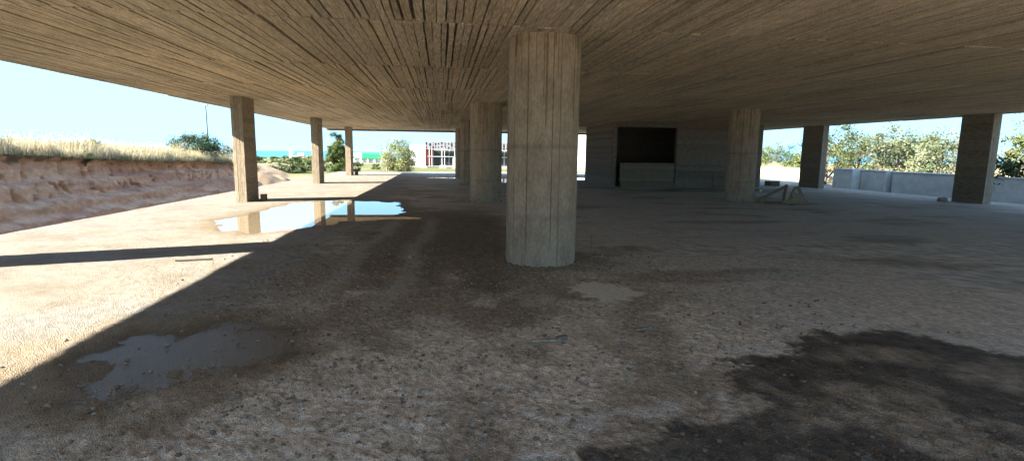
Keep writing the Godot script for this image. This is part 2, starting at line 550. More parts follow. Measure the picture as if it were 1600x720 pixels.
# ---------------------------------------------------------------- columns
func column_texture(seed_: int, wet: float) -> ImageTexture:
	var w := 512
	var h := 512
	var r := RandomNumberGenerator.new()
	r.seed = seed_
	var n1 := noise("t", 0.012, 4, seed_)
	var n2 := noise("t2", 0.06, 3, seed_ + 5)
	var i1 := n1.get_seamless_image(w, h).get_data()
	var i2 := n2.get_seamless_image(w, h).get_data()
	var streak := PackedFloat32Array()
	var reach := PackedFloat32Array()
	streak.resize(w)
	reach.resize(w)
	for k in 26:
		var c := r.randi_range(0, w - 1)
		var wd := r.randi_range(1, 4)
		var s := r.randf_range(0.12, 0.5) * wet
		var len := pow(r.randf(), 3.0) * 0.9 + 0.06
		for d in range(-wd, wd + 1):
			var q := (c + d + w) % w
			var f := s * (1.0 - absf(d) / (wd + 1.0))
			if f > streak[q]:
				streak[q] = f
				reach[q] = len
	var out := PackedByteArray()
	out.resize(w * h * 3)
	for y in h:
		var t := float(y) / h        # 0 at the top
		var lift := 1.0 - 0.10 * exp(-pow((t - 0.47) * 90.0, 2.0)) - 0.06 * exp(-pow((t - 0.77) * 70.0, 2.0))
		for x in w:
			var k := y * w + x
			var b := 0.80 + 0.15 * (i1[k] / 255.0 - 0.5) + 0.16 * (i2[k] / 255.0 - 0.5)
			b *= lift
			var st := streak[x]
			if st > 0.0 and t < reach[x] * (0.85 + 0.3 * i2[k] / 255.0):
				b *= 1.0 - st
				out[k * 3] = int(255.0 * clampf(b, 0, 1))
				out[k * 3 + 1] = int(240.0 * clampf(b, 0, 1))
				out[k * 3 + 2] = int(215.0 * clampf(b, 0, 1))
				continue
			out[k * 3] = int(255.0 * clampf(b, 0, 1))
			out[k * 3 + 1] = int(251.0 * clampf(b, 0, 1))
			out[k * 3 + 2] = int(240.0 * clampf(b, 0, 1))
	return ImageTexture.create_from_image(Image.create_from_data(w, h, false, Image.FORMAT_RGB8, out))

func round_column(x: float, z: float, rad: float, label: String, m: Material, turn: float, tone := Color(0.47, 0.39, 0.295)) -> void:
	var o := thing("round_column", label, "column", P(x, 0, z), "round concrete columns of the hall")
	var base := -0.04
	var nu := 73
	var nv := 60
	var pos := func(i: int, j: int) -> Vector3:
		var a := TAU * (i % (nu - 1)) / (nu - 1)
		var y := base + (H + 0.04 - base) * j / (nv - 1)
		var r: float = rad + 0.004 * nz.mid.get_noise_3d(cos(a) * 1.5 + x, y * 1.5, sin(a) * 1.5 + z)
		# two sheets of the form met here: a small step and a fin of leaked grout
		var seam := absf(fposmod(a - 2.2 + PI, TAU) - PI)
		if seam < 0.05:
			r += 0.006
		if y < 0.18:
			r += 0.006 * maxf(0.0, float(nz.clod.get_noise_3d(cos(a) * 0.6, y, sin(a) * 0.6 + z)))
		return Vector3(cos(a) * r, y, -sin(a) * r)
	var sm := grid_mesh(nu, nv, pos, func(_p: Vector3, _i: int, _j: int) -> Color: return tone, func(_p: Vector3, i: int, j: int) -> Vector2: return Vector2(2.0 * i / (nu - 1), 1.0 - float(j) / (nv - 1)))
	part("shaft", sm, m, o)
	# fins of grout left in the joints of the form
	for k in 3:
		var a := [2.05, 3.3, 5.0][k] + turn as float
		var b := MB.new()
		b.scale = Vector2(1, 1)
		var rr := rad + 0.003
		var xf := Transform3D(Basis(Vector3.UP, a), Vector3(cos(a) * rr, 0, -sin(a) * rr))
		b.box(Vector3(-0.01, 0.02, -0.004), Vector3(0.006, H - 0.01, 0.004), lin(0.30, 0.275, 0.23), 0.002, xf)
		part("joint_fin", b.mesh(), M.concrete, o)
	# crumbs of slurry and soil gathered at the foot
	var f := MB.new()
	var r2 := RandomNumberGenerator.new()
	r2.seed = int(x * 100 + z * 7)
	for k in 40:
		var a := r2.randf() * TAU
		var s := r2.randf_range(0.012, 0.04)
		var c := Vector3(cos(a) * (rad + s * 0.6), r2.randf_range(0.0, 0.012), -sin(a) * (rad + s * 0.6))
		f.box(c - Vector3(s, s * 0.6, s), c + Vector3(s, s * 0.5, s), lin(0.2, 0.18, 0.15) * r2.randf_range(0.7, 1.3), s * 0.4, Transform3D(Basis(Vector3.UP, 0.0), Vector3.ZERO))
	var fo := part("foot_rubble", f.mesh(), M.concrete, o)
	fo.set_meta("kind", "stuff")

func blade_column(x0: float, x1: float, z0: float, z1: float, label: String, group: String, tone: Color) -> void:
	# a flat column cast between boards: level boards on the long faces, upright ones on the narrow faces
	var o := thing("blade_column", label, "column", P((x0 + x1) * 0.5, 0, (z0 + z1) * 0.5), group)
	var hw := (x1 - x0) * 0.5
	var hd := (z1 - z0) * 0.5
	var core := MB.new()
	core.scale = Vector2(0.5, 0.5)
	core.box(Vector3(-hw + 0.012, -0.04, -hd + 0.012), Vector3(hw - 0.012, H + 0.04, hd - 0.012), tone * 0.9)
	part("core", core.mesh(), M.concrete, o)
	for side in [-1.0, 1.0]:
		var y := -0.03
		while y < H - 0.01:
			var h := minf(rng.randf_range(0.12, 0.2), H + 0.01 - y)
			var b := MB.new()
			b.scale = Vector2(0.3, 3.0)
			b.off = Vector2(rng.randf(), rng.randf())
			var out := rng.randf_range(0.0, 0.007)
			var c := tone * rng.randf_range(0.82, 1.12)
			b.box(Vector3(minf(side * (hw - 0.02), side * (hw + out)), y, -hd + 0.014), Vector3(maxf(side * (hw - 0.02), side * (hw + out)), y + h - rng.randf_range(0.002, 0.012), hd - 0.014), c, 0.002)
			part("board", b.mesh(), M.board, o)
			y += h
		var x := -hw - 0.003
		for k in 3:
			var w := (2.0 * hw + 0.006) / 3.0
			var b := MB.new()
			b.scale = Vector2(3.0, 0.3)
			b.off = Vector2(rng.randf(), rng.randf())
			var out := rng.randf_range(0.0, 0.006)
			b.box(Vector3(x + 0.002, -0.03, minf(side * (hd - 0.013), side * (hd + out))), Vector3(x + w - rng.randf_range(0.001, 0.008), H + 0.01, maxf(side * (hd - 0.013), side * (hd + out))), tone * rng.randf_range(0.9, 1.1), 0.003)
			part("board", b.mesh(), M.board, o)
			x += w

func board_wall(o: Node3D, a: Vector3, b: Vector3, thick: float, y0: float, y1: float, tone: Color, called := "wall") -> void:
	# a wall from a to b with level board marks on both faces
	var d := (b - a)
	var len := d.length()
	var xf := Transform3D(Basis(Vector3.UP, atan2(-d.z, d.x)), a)
	var c := MB.new()
	c.scale = Vector2(0.5, 0.5)
	c.box(Vector3(0, y0, -thick * 0.5 + 0.01), Vector3(len, y1, thick * 0.5 - 0.01), tone * 0.9, 0.0, xf)
	var w := part(called, c.mesh(), M.concrete, o)
	for side in [-1.0, 1.0]:
		var y := y0
		while y < y1 - 0.02:
			var h := minf(rng.randf_range(0.11, 0.2), y1 - y)
			var m := MB.new()
			m.scale = Vector2(0.3, 3.0)
			m.off = Vector2(rng.randf(), rng.randf())
			var out := rng.randf_range(0.0, 0.006)
			m.box(Vector3(0.004, y, minf(side * (thick * 0.5 - 0.015), side * (thick * 0.5 + out))), Vector3(len - 0.004, y + h - rng.randf_range(0.002, 0.01), maxf(side * (thick * 0.5 - 0.015), side * (thick * 0.5 + out))), tone * rng.randf_range(0.8, 1.12), 0.002, xf)
			part("board", m.mesh(), M.board, w)
			y += h

# ---------------------------------------------------------------- plants
func leaf(b: MB, c: Vector3, s: float, col: Color, r: RandomNumberGenerator, slim := 0.5) -> void:
	var d := Vector3(r.randf_range(-1, 1), r.randf_range(-0.7, 0.9), r.randf_range(-1, 1)).normalized()
	var e := d.cross(Vector3(r.randf_range(-1, 1), r.randf_range(-1, 1), r.randf_range(-1, 1))).normalized()
	b.quad(c - d * s * 0.5, c + e * s * slim * 0.5, c + d * s * 0.5, c - e * s * slim * 0.5, col)

func crown_mesh(seed_: int, rx: float, ry: float, clumps: int, leaves: int, size: float, cols: Array, hollow := 0.35, clump_r := 0.24, base_y := 0.0) -> ArrayMesh:
	var r := RandomNumberGenerator.new()
	r.seed = seed_
	var b := MB.new()
	for k in clumps:
		var d := Vector3(r.randfn(), r.randfn(), r.randfn()).normalized()
		var t := pow(r.randf_range(hollow, 1.0), 0.6)
		var c := Vector3(d.x * rx * t, base_y + d.y * ry * t, d.z * rx * t) * r.randf_range(0.82, 1.1)
		var cr := clump_r * minf(rx, ry) * r.randf_range(0.6, 1.4)
		var ctone: Color = cols[r.randi() % cols.size()] * r.randf_range(0.65, 1.25)
		for i in leaves:
			var q := c + Vector3(r.randfn(), r.randfn() * 0.75, r.randfn()) * cr * 0.6
			leaf(b, q, size * r.randf_range(0.6, 1.3), ctone * r.randf_range(0.75, 1.25), r)
	return b.mesh()

func limbs_mesh(seed_: int, h: float, spread: float, rad: float, count: int, col: Color) -> ArrayMesh:
	var r := RandomNumberGenerator.new()
	r.seed = seed_
	var b := MB.new()
	var lean := Vector3(r.randf_range(-0.15, 0.15), 0, r.randf_range(-0.15, 0.15))
	var pts := []
	var rads := []
	for k in 6:
		var t := k / 5.0
		pts.append(Vector3(lean.x * t * h, -0.1 + t * h * 0.75, lean.z * t * h) + Vector3(r.randf_range(-0.04, 0.04), 0, r.randf_range(-0.04, 0.04)) * h * t)
		rads.append(rad * (1.15 - 0.75 * t))
	b.tube(pts, rads, col, 7)
	for k in count:
		var i := r.randi_range(1, 4)
		var s: Vector3 = pts[i]
		var a := r.randf() * TAU
		var e := s + Vector3(cos(a) * spread * r.randf_range(0.5, 0.95), h * r.randf_range(0.15, 0.42), sin(a) * spread * r.randf_range(0.5, 0.95))
		var m := s.lerp(e, 0.5) + Vector3(0, -0.04 * h + r.randf_range(-0.03, 0.05) * h, 0)
		b.tube([s, m, e], [rads[i] * 0.6, rads[i] * 0.38, rads[i] * 0.12], col * r.randf_range(0.85, 1.1), 5)
	return b.mesh()

func tree(called: String, label: String, at: Vector3, h: float, spread: float, seed_: int, cols: Array, group: String, clumps := 46, leaves := 120, size := 0.13, low := 0.28, category := "tree") -> Node3D:
	var o := thing(called, label, category, at, group)
	part("trunk", limbs_mesh(seed_ + 1, h, spread, 0.02 * h + 0.025, 9, lin(0.15, 0.125, 0.10)), M.bark, o)
	var ry := h * (1.0 - low) * 0.5
	part("crown", crown_mesh(seed_, spread, ry, clumps, leaves, size, cols, 0.3, 0.26, h * low + ry), M.leaf, o)
	return o

func _ready() -> void:
	# ------------------------------------------------------------ camera, sky, sun
	rng.seed = 4711
	var cam := Camera3D.new()
	cam.name = "camera"
	cam.fov = rad_to_deg(2.0 * atan(360.0 / FOCAL))
	cam.near = 0.05
	cam.far = 40000.0
	cam.position = Vector3(0, EYE, 0)
	cam.rotation_order = EULER_ORDER_YXZ
	cam.rotation = Vector3(-PITCH, -YAW, ROLL)
	add_child(cam)
	cam.current = true
	var env := Environment.new()
	env.background_mode = Environment.BG_SKY
	var sky := ProceduralSkyMaterial.new()
	sky.sky_top_color = Color(0.50, 0.63, 0.80)
	sky.sky_horizon_color = Color(0.54, 0.745, 0.88)
	sky.sky_curve = 0.16
	sky.ground_horizon_color = Color(0.62, 0.62, 0.58)
	sky.ground_bottom_color = Color(0.40, 0.38, 0.33)
	sky.sun_angle_max = 1.0
	sky.energy_multiplier = 0.16
	var sk := Sky.new()
	sk.sky_material = sky
	env.sky = sk
	env.tonemap_mode = Environment.TONE_MAPPER_LINEAR
	env.tonemap_exposure = 20.5
	env.sdfgi_enabled = true
	env.ssao_enabled = true
	env.ssil_enabled = true
	var we := WorldEnvironment.new()
	we.name = "environment"
	we.environment = env
	add_child(we)
	var sun := DirectionalLight3D.new()
	sun.name = "sun"
	sun.light_energy = 0.515
	sun.light_color = Color(1.0, 0.965, 0.91)
	sun.light_angular_distance = 0.5
	sun.shadow_enabled = true
	add_child(sun)
	sun.look_at_from_position(Vector3.ZERO, P(1.0, -0.61, 0.32))

	# ------------------------------------------------------------ noises, textures, materials
	noise("big", 0.22, 3, 3)
	noise("mid", 0.9, 3, 5)
	noise("lump", 5.0, 2, 7)
	noise("clod", 17.0, 2, 9)
	noise("soil", 0.5, 4, 11)
	var cell := noise("cell", 0.45, 1, 13, FastNoiseLite.TYPE_CELLULAR)
	cell.cellular_return_type = FastNoiseLite.RETURN_CELL_VALUE
	var crack := noise("crack", 0.5, 1, 17, FastNoiseLite.TYPE_CELLULAR)
	crack.cellular_return_type = FastNoiseLite.RETURN_DISTANCE2_SUB
	var fine := noise("fine", 0.09, 3, 21)
	var coarse := noise("coarse", 0.02, 4, 22)
	var pits := noise("pits", 0.16, 2, 23)
	T.grit = tex_from(Vector2i(1024, 1024), [[fine, 0.55], [coarse, 0.2], [pits, 0.5]], 0.72, 1.0, Color(1, 0.97, 0.93), Color(1, 0.99, 0.97), 2.1)
	T.grit_h = tex_from(Vector2i(1024, 1024), [[pits, 0.5], [fine, 0.5], [coarse, 0.3]], 0.0, 1.0)
	T.conc = tex_from(Vector2i(512, 512), [[coarse, 0.6], [fine, 0.3]], 0.76, 1.0, Color(1, 0.98, 0.95), Color(1, 1, 1))
	T.conc_h = tex_from(Vector2i(512, 512), [[fine, 0.6], [pits, 0.4]], 0.0, 1.0)
	M.floor = mat(0.82, T.grit, T.grit_h, 1.6)
	M.concrete = mat(0.88, T.conc, T.conc_h, 0.3)
	T.board = tex_from(Vector2i(512, 512), [[coarse, 0.5], [fine, 0.5], [pits, 0.2]], 0.64, 1.0, Color(1, 0.97, 0.93), Color(1, 1, 1), 2.4)
	M.board = mat(0.88, T.board, T.conc_h, 0.6)
	var water := StandardMaterial3D.new()
	water.albedo_color = Color(0.66, 0.60, 0.49, 0.42)
	water.transparency = BaseMaterial3D.TRANSPARENCY_ALPHA
	water.roughness = 0.0
	water.metallic_specular = 0.5
	M.water = water
	var film := water.duplicate() as StandardMaterial3D
	film.roughness = 0.32
	film.heightmap_enabled = true
	film.heightmap_texture = T.grit_h
	film.heightmap_scale = 0.2
	film.albedo_color = Color(0.42, 0.36, 0.29, 0.55)
	M.film = film
	M.soil = mat(0.95, T.grit, T.grit_h, 1.5)
	M.bark = mat(0.9, T.conc, T.conc_h, 0.5)
	var lf := mat(0.6)
	lf.backlight = Color(0.26, 0.34, 0.14)
	lf.cull_mode = BaseMaterial3D.CULL_DISABLED
	M.leaf = lf
	var gr := mat(0.7)
	gr.backlight = Color(0.5, 0.45, 0.3)
	gr.cull_mode = BaseMaterial3D.CULL_DISABLED
	M.grass = gr
	M.smooth = mat(0.8, tex_from(Vector2i(256, 256), [[coarse, 0.6], [fine, 0.3]], 0.9, 1.0))
	M.wood = mat(0.8, T.conc, T.conc_h, 0.3)
	M.paint = mat(0.6)
	M.glass_dark = mat(0.1)
	M.stone_a = plain(lin(0.27, 0.23, 0.175), 1.0)
	M.stone_b = plain(lin(0.20, 0.165, 0.12), 1.0)
	M.stone_c = plain(lin(0.14, 0.115, 0.085), 1.0)
	M.col_a = mat(0.85, column_texture(31, 1.0), T.conc_h, 0.25)
	M.col_b = mat(0.85, column_texture(77, 0.8), T.conc_h, 0.25)
	print("textures ", Time.get_ticks_msec())

	# ------------------------------------------------------------ large structure
	setup_pools()
	build_ground()
	build_floor()
	print("floor ", Time.get_ticks_msec())
	build_water()
	build_ceiling()
	print("ceiling ", Time.get_ticks_msec())
	build_columns()
	build_core()
	build_bank()
	print("bank ", Time.get_ticks_msec())

	# ------------------------------------------------------------ objects
	build_parapet()
	build_far_buildings()
	build_plants()
	print("plants ", Time.get_ticks_msec())
	build_small()
	print("done ", Time.get_ticks_msec())

func ground_y(x: float, z: float) -> float:
	# the land falls away towards the sea
	var y := -0.55 - 0.010 * maxf(0.0, z - 60.0) - 0.0028 * maxf(0.0, z - 300.0)
	if z > 1300.0:
		y -= (z - 1300.0) * 0.03
	y += 0.5 * nz.soil.get_noise_2d(x * 0.05, z * 0.05) * smoothstep(48.0, 120.0, z)
	if x > 19.0:
		y = maxf(y, -0.2 + 0.0 * x) if z < 60.0 else y
	var pit := (1.0 - smoothstep(44.0, 52.0, z)) * (1.0 - smoothstep(-7.0, 20.0, x))
	if x < 14.0:
		y = lerpf(y, -2.7, pit)
	return y

func build_ground() -> void:
	var xs := PackedFloat32Array()
	var zs := PackedFloat32Array()
	var v := -3000.0
	while v < 3000.0:
		xs.append(v)
		v += clampf(absf(v) * 0.09, 1.5, 250.0)
	xs.append(3000.0)
	v = -60.0
	while v < 1900.0:
		zs.append(v)
		v += clampf(absf(v) * 0.05, 1.5, 80.0)
	zs.append(1900.0)
	var pos := func(i: int, j: int) -> Vector3: return P(xs[i], ground_y(xs[i], zs[j]), zs[j])
	var col := func(p: Vector3, _i: int, _j: int) -> Color:
		var t: float = nz.soil.get_noise_2d(p.x * 0.12, p.z * 0.12)
		var soil := Color(0.34, 0.27, 0.20)
		var green := Color(0.15, 0.17, 0.06)
		var straw := Color(0.42, 0.37, 0.24)
		var c := soil.lerp(straw, smoothstep(-0.2, 0.3, t))
		c = c.lerp(green, smoothstep(47.0, 54.0, -p.z) * smoothstep(-0.7, -0.1, float(nz.mid.get_noise_2d(p.x * 0.05, p.z * 0.05))))
		if p.x > 19.0:
			c = Color(0.48, 0.45, 0.38).lerp(straw, smoothstep(26.0, 32.0, p.x))
		return c
	struct("ground", grid_mesh(xs.size(), zs.size(), pos, col, func(p: Vector3, _i: int, _j: int) -> Vector2: return Vector2(p.x, p.z) * 0.3), M.soil, "sloping open land of soil and scrub around the hall", "ground")
	var sea := MB.new()
	sea.quad(P(-26000, -21.0, 900), P(26000, -21.0, 900), P(26000, -21.0, 30000), P(-26000, -21.0, 30000), Color.WHITE)
	var sm := plain(lin(0.03, 0.17, 0.24), 0.35)
	struct("sea", sea.mesh(), sm, "turquoise sea along the horizon", "sea")

func build_columns() -> void:
	var d := [[1.474, 7.80, 0.518, "thick round concrete column with drip stains, beside the pale slurry patch"], [1.474, 17.84, 0.518, "round concrete column lit at its head by light off the broad puddle"], [1.474, 27.3, 0.518, "shaded round concrete column, third along the row beginning at the slurry patch"], [1.474, 36.95, 0.518, "round concrete column at the far open end of the hall"], [10.57, 17.9, 0.50, "dark round concrete column beside the triangular timber braces"]]
	var k := 0
	for a in d:
		round_column(a[0], a[1], a[2], a[3], M.col_a if k % 2 == 0 else M.col_b, [0.0, 1.1, 2.0, 3.1, 0.6][k])
		k += 1
	var t := lin(0.45, 0.385, 0.29)
	var g := "blade columns along the open left edge"
	blade_column(-7.0, -6.67, 7.55, 8.5, "board marked blade column throwing its shadow across the near sunlit floor", g, t)
	blade_column(-6.25, -5.923, 17.34, 18.43, "board marked blade column standing behind the broad puddle, small block at its foot", g, t)
	blade_column(-6.25, -5.923, 27.36, 28.45, "slim board marked blade column, middle one between the puddle and the far end", g, t)
	blade_column(-6.25, -5.923, 36.77, 37.86, "small board marked blade column at the far end beside the conical tree", g, t)
	var gr := "dark blade columns along the right opening"
	blade_column(19.3, 19.62, 25.35, 26.9, "dark blade column between the ground opening and the concrete parapet", gr, t)
	blade_column(19.3, 19.62, 16.8, 18.0, "dark blade column in front of the middle of the parapet", gr, t)

func build_core() -> void:
	var o := thing("stair_core", "dark board marked concrete stair core with a tall open doorway", "stair core", P(8.5, 0, 26.2))
	var t := lin(0.32, 0.265, 0.205)
	var B := func(x: float, z: float) -> Vector3: return Vector3(x - 8.5, 0, -(z - 26.2))
	board_wall(o, B.call(8.62, 26.2), B.call(8.62, 31.2), 0.24, -0.02, H + 0.02, t, "side_wall")
	board_wall(o, B.call(8.75, 31.08), B.call(16.6, 31.08), 0.24, -0.02, H + 0.02, t, "back_wall")
	board_wall(o, B.call(16.48, 26.5), B.call(16.48, 30.95), 0.24, -0.02, H + 0.02, t, "side_wall")
	board_wall(o, B.call(11.9, 26.35), B.call(16.6, 26.35), 0.24, -0.02, H + 0.02, t, "front_wall")
	var l := MB.new()
	l.scale = Vector2(0.3, 3.0)
	l.box(B.call(8.745, 26.47) + Vector3(0, 2.98, 0), B.call(11.9, 26.23) + Vector3(0, H + 0.02, 0), lin(0.28, 0.255, 0.215), 0.006)
	part("lintel", l.mesh(), M.board, o)
	# shuttering boards stacked on edge in the doorway
	var s := thing("shuttering_stack", "pale timber shuttering boards set on edge in the dark doorway", "boards", P(10.3, 0, 25.95))
	var y := 0.0
	for k in 8:
		var b := MB.new()
		b.scale = Vector2(0.4, 4.0)
		b.off = Vector2(rng.randf(), rng.randf())
		var h := 0.148
		var e := rng.randf_range(-0.05, 0.05)
		b.box(Vector3(-1.42 + e, y, -0.03 + rng.randf_range(-0.01, 0.01)), Vector3(1.42 + e, y + h, 0.03), lin(0.30, 0.25, 0.165) * rng.randf_range(0.75, 1.1), 0.006)
		part("board", b.mesh(), M.wood, s)
		y += h + 0.003
	for x in [-1.1, 1.15]:
		var b := MB.new()
		b.box(Vector3(x, 0.0, -0.16), Vector3(x + 0.08, y + 0.02, -0.045), lin(0.30, 0.24, 0.15), 0.006)
		part("post", b.mesh(), M.wood, s)

func bank_top(z: float) -> float:
	var y := 1.40 - 0.031 * (z - 19.0)
	y += 0.10 * nz.soil.get_noise_1d(z * 0.6)
	y -= 1.6 * smoothstep(42.0, 47.5, z)
	return y

func build_bank() -> void:
	# the cut face of the earth bank beyond the trench, then its grassy top
	var n := 460
	var m := 56
	var rows := func(i: int, j: int) -> Vector3:
		var z := -12.0 + i * 0.13
		var top := bank_top(z)
		var t := float(j) / (m - 1)
		var y := lerpf(-2.75, top, t)
		var x := -13.35 - 0.15 * t - 0.02 * absf(z - 20.0) * t
		var wav: float = nz.soil.get_noise_2d(z * 0.8, 3.0)
		var block: float = nz.cell.get_noise_2d(z * 0.55 + 0.25 * nz.mid.get_noise_2d(z, y), y * 1.1 + 0.12 * nz.mid.get_noise_2d(z + 7.0, y))
		x += 0.07 * block
		# three uneven ledges where harder and softer layers meet
		x -= 0.26 * smoothstep(-0.03, 0.04, y - 0.42 - 0.22 * wav)
		x -= 0.34 * smoothstep(-0.03, 0.04, y + 0.28 - 0.20 * wav - 0.05 * nz.mid.get_noise_1d(z * 1.5))
		x -= 0.30 * smoothstep(-0.05, 0.08, y + 0.85 - 0.18 * nz.mid.get_noise_1d(z * 0.6))
		# a few upright cracks
		var crack: float = absf(nz.mid.get_noise_2d(z * 0.42, y * 0.22 + 11.0))
		x -= 0.28 * (1.0 - smoothstep(0.0, 0.04, crack)) * smoothstep(-0.4, -0.1, y)
		x += 0.05 * nz.soil.get_noise_2d(z * 1.4, y * 2.8) + 0.035 * nz.lump.get_noise_2d(z * 0.5, y * 0.9)
		if t > 0.95:
			x += 0.18 + 0.1 * nz.mid.get_noise_1d(z * 2.0)
		x -= 1.6 * smoothstep(43.0, 47.5, z)
		return P(x, y, z)
	var colr := func(p: Vector3, _i: int, j: int) -> Color:
		var z := -p.z
		var a: float = nz.mid.get_noise_2d(z * 1.2, p.y * 2.5)
		var b: float = nz.cell.get_noise_2d(z * 0.55 + 0.25 * nz.mid.get_noise_2d(z, p.y), p.y * 1.1 + 0.12 * nz.mid.get_noise_2d(z + 7.0, p.y))
		var tan := Color(0.72, 0.49, 0.35)
		var red := Color(0.56, 0.345, 0.255)
		var dark := Color(0.36, 0.265, 0.22)
		var c := red.lerp(tan, smoothstep(-0.22, 0.02, float(nz.soil.get_noise_2d(z * 0.35, p.y * 3.2)) + 0.25 * a + 0.25 * b))
		c = c.lerp(dark, smoothstep(0.15, 0.6, a) * 0.5)
		if float(j) / (m - 1) > 0.945 + 0.07 * a + 0.03 * smoothstep(20.0, 26.0, z):
			c = Color(0.22, 0.19, 0.14)
		c *= 1.0 + 0.25 * float(nz.lump.get_noise_2d(z * 0.7, p.y))
		return c
	var bank := struct("earth_bank", grid_mesh(n, m, rows, colr, func(p: Vector3, _i: int, _j: int) -> Vector2: return Vector2(p.z, p.y) * 0.45), M.soil, "cut bank of layered reddish earth beyond the trench", "earth bank")
	# top of the bank
	var tx := [0.0, 0.35, 0.9, 1.8, 3.0, 5.0, 8.0, 12.0, 18.0, 28.0, 45.0, 80.0, 160.0, 400.0]
	var top := func(i: int, j: int) -> Vector3:
		var z := -12.0 + i * 0.13
		var a: Vector3 = rows.call(i, m - 1)
		var rise: float = 0.03 * minf(tx[j], 14.0) + 0.12 * nz.soil.get_noise_2d(tx[j], z * 0.3) * minf(1.0, tx[j])
		return Vector3(a.x - tx[j], a.y + rise - 0.004, a.z)
	part("bank_top", grid_mesh(n, tx.size(), top, func(p: Vector3, _i: int, _j: int) -> Color: return Color(0.40, 0.34, 0.22) * (1.0 + 0.3 * float(nz.mid.get_noise_2d(p.x, p.z))), func(p: Vector3, _i: int, _j: int) -> Vector2: return Vector2(p.x, p.z) * 0.3), M.soil, bank)
	# the rilled slope of loose soil past the end of the bank
	var sl := func(i: int, j: int) -> Vector3:
		var z := 46.0 + i * 0.16
		var t := j / 39.0
		var x := -9.2 - 8.5 * t
		var y := -2.2 + 2.75 * smoothstep(0.0, 1.0, t) + (0.22 * sin(z * 3.6 + 1.6 * float(nz.soil.get_noise_2d(x, z))) + 0.16 * float(nz.mid.get_noise_2d(x * 0.6, z * 0.9))) * sin(PI * clampf(t, 0.0, 1.0))
		y -= 1.4 * (1.0 - smoothstep(46.0, 47.4, z))
		return P(x, y - 0.25, z)
	struct("soil_slope", grid_mesh(90, 40, sl, func(p: Vector3, _i: int, _j: int) -> Color: return Color(0.36, 0.285, 0.205) * (1.0 + 0.25 * float(nz.mid.get_noise_2d(p.x, p.z))), func(p: Vector3, _i: int, _j: int) -> Vector2: return Vector2(p.x, p.z) * 0.4), M.soil, "sunlit rilled slope of loose pinkish soil behind the blade column", "soil slope")
	build_grass()

func blade_clump(seed_: int, blades: int, h: float, spread: float, cols: Array) -> ArrayMesh:
	var r := RandomNumberGenerator.new()
	r.seed = seed_
	var b := MB.new()
	for k in blades:
		var a := r.randf() * TAU
		var base := Vector3(r.randfn(), 0, r.randfn()) * spread * 0.35
		var lean := Vector3(cos(a), 0, sin(a)) * r.randf_range(0.05, 0.4)
		var hh := h * r.randf_range(0.5, 1.15)
		var w := r.randf_range(0.004, 0.008)
		var side := Vector3(-sin(a), 0, cos(a)) * w
		var mid := base + Vector3(0, hh * 0.55, 0) + lean * hh * 0.35
		var tip := base + Vector3(0, hh, 0) + lean * hh
		var c: Color = cols[r.randi() % cols.size()] * r.randf_range(0.8, 1.2)
		b.quad(base - side, base + side, mid + side * 0.8, mid - side * 0.8, c)
		b.tri(mid - side * 0.8, mid + side * 0.8, tip, c)
		if r.randf() < 0.35:      # a feathery seed head
			for q in 4:
				leaf(b, tip + Vector3(r.randfn(), r.randfn() * 2.0, r.randfn()) * 0.02, 0.05, c * 1.1, r, 0.35)
	return b.mesh()

func scatter(called: String, mesh: Mesh, m: Material, xfs: Array, label: String, category: String) -> void:
	var mm := MultiMesh.new()
	mm.transform_format = MultiMesh.TRANSFORM_3D
	mm.mesh = mesh
	mm.instance_count = xfs.size()
	for k in xfs.size():
		mm.set_instance_transform(k, xfs[k])
	var o := MultiMeshInstance3D.new()
	o.name = numbered(called)
	o.multimesh = mm
	o.material_override = m
	add_child(o)
	o.set_meta("kind", "stuff")
	tag(o, label, category)

func bank_point(x: float, z: float) -> Vector3:
	var j := clampf((z + 12.0) / 0.13, 0.0, 459.0)
	var d := -x - 14.3
	return P(x, bank_top(-12.0 + j * 0.13) + 0.03 * clampf(d, 0.0, 14.0), z)

func build_grass() -> void:
	var straw := [Color(0.54, 0.46, 0.31), Color(0.47, 0.40, 0.25), Color(0.62, 0.55, 0.42), Color(0.36, 0.33, 0.16)]
	var r := RandomNumberGenerator.new()
	r.seed = 5
	for k in 3:
		var xfs := []
		for i in 1700:
			var z := r.randf_range(10.0, 44.5)
			var x := -14.15 - pow(r.randf(), 1.7) * 9.0
			var clump: float = nz.mid.get_noise_2d(x * 0.7, z * 0.5)
			if clump < r.randf_range(-0.6, -0.05):
				continue
			var s := r.randf_range(0.45, 1.1) * (0.7 if x > -14.6 else 1.0) * (1.0 + 0.7 * clump) * (1.25 if z < 22.0 else 1.0)
			xfs.append(Transform3D(Basis(Vector3.UP, r.randf() * TAU).scaled(Vector3(s, s, s)), bank_point(x, z) - Vector3(0, 0.05, 0)))
		scatter("dry_grass", blade_clump(100 + k, 26, 0.62, 0.35, straw), M.grass, xfs, ["tall pale dry grass along the top of the cut bank", "feathery straw coloured grass behind the bank edge", "bleached dry stalks standing on the bank"][k], "grass")
	var xf2 := []
	for i in 420:
		var z := r.randf_range(14.0, 44.0)
		var x := -14.0 - r.randf() * 0.5
		xf2.append(Transform3D(Basis(Vector3.UP, r.randf() * TAU).scaled(Vector3.ONE * r.randf_range(0.5, 1.0)), bank_point(x, z) - Vector3(0, 0.08, 0)))
	scatter("low_herbs", blade_clump(140, 30, 0.26, 0.5, [Color(0.10, 0.11, 0.055), Color(0.16, 0.15, 0.08), Color(0.22, 0.2, 0.11)]), M.grass, xf2, "short dark green herbs hanging over the bank edge", "herbs")

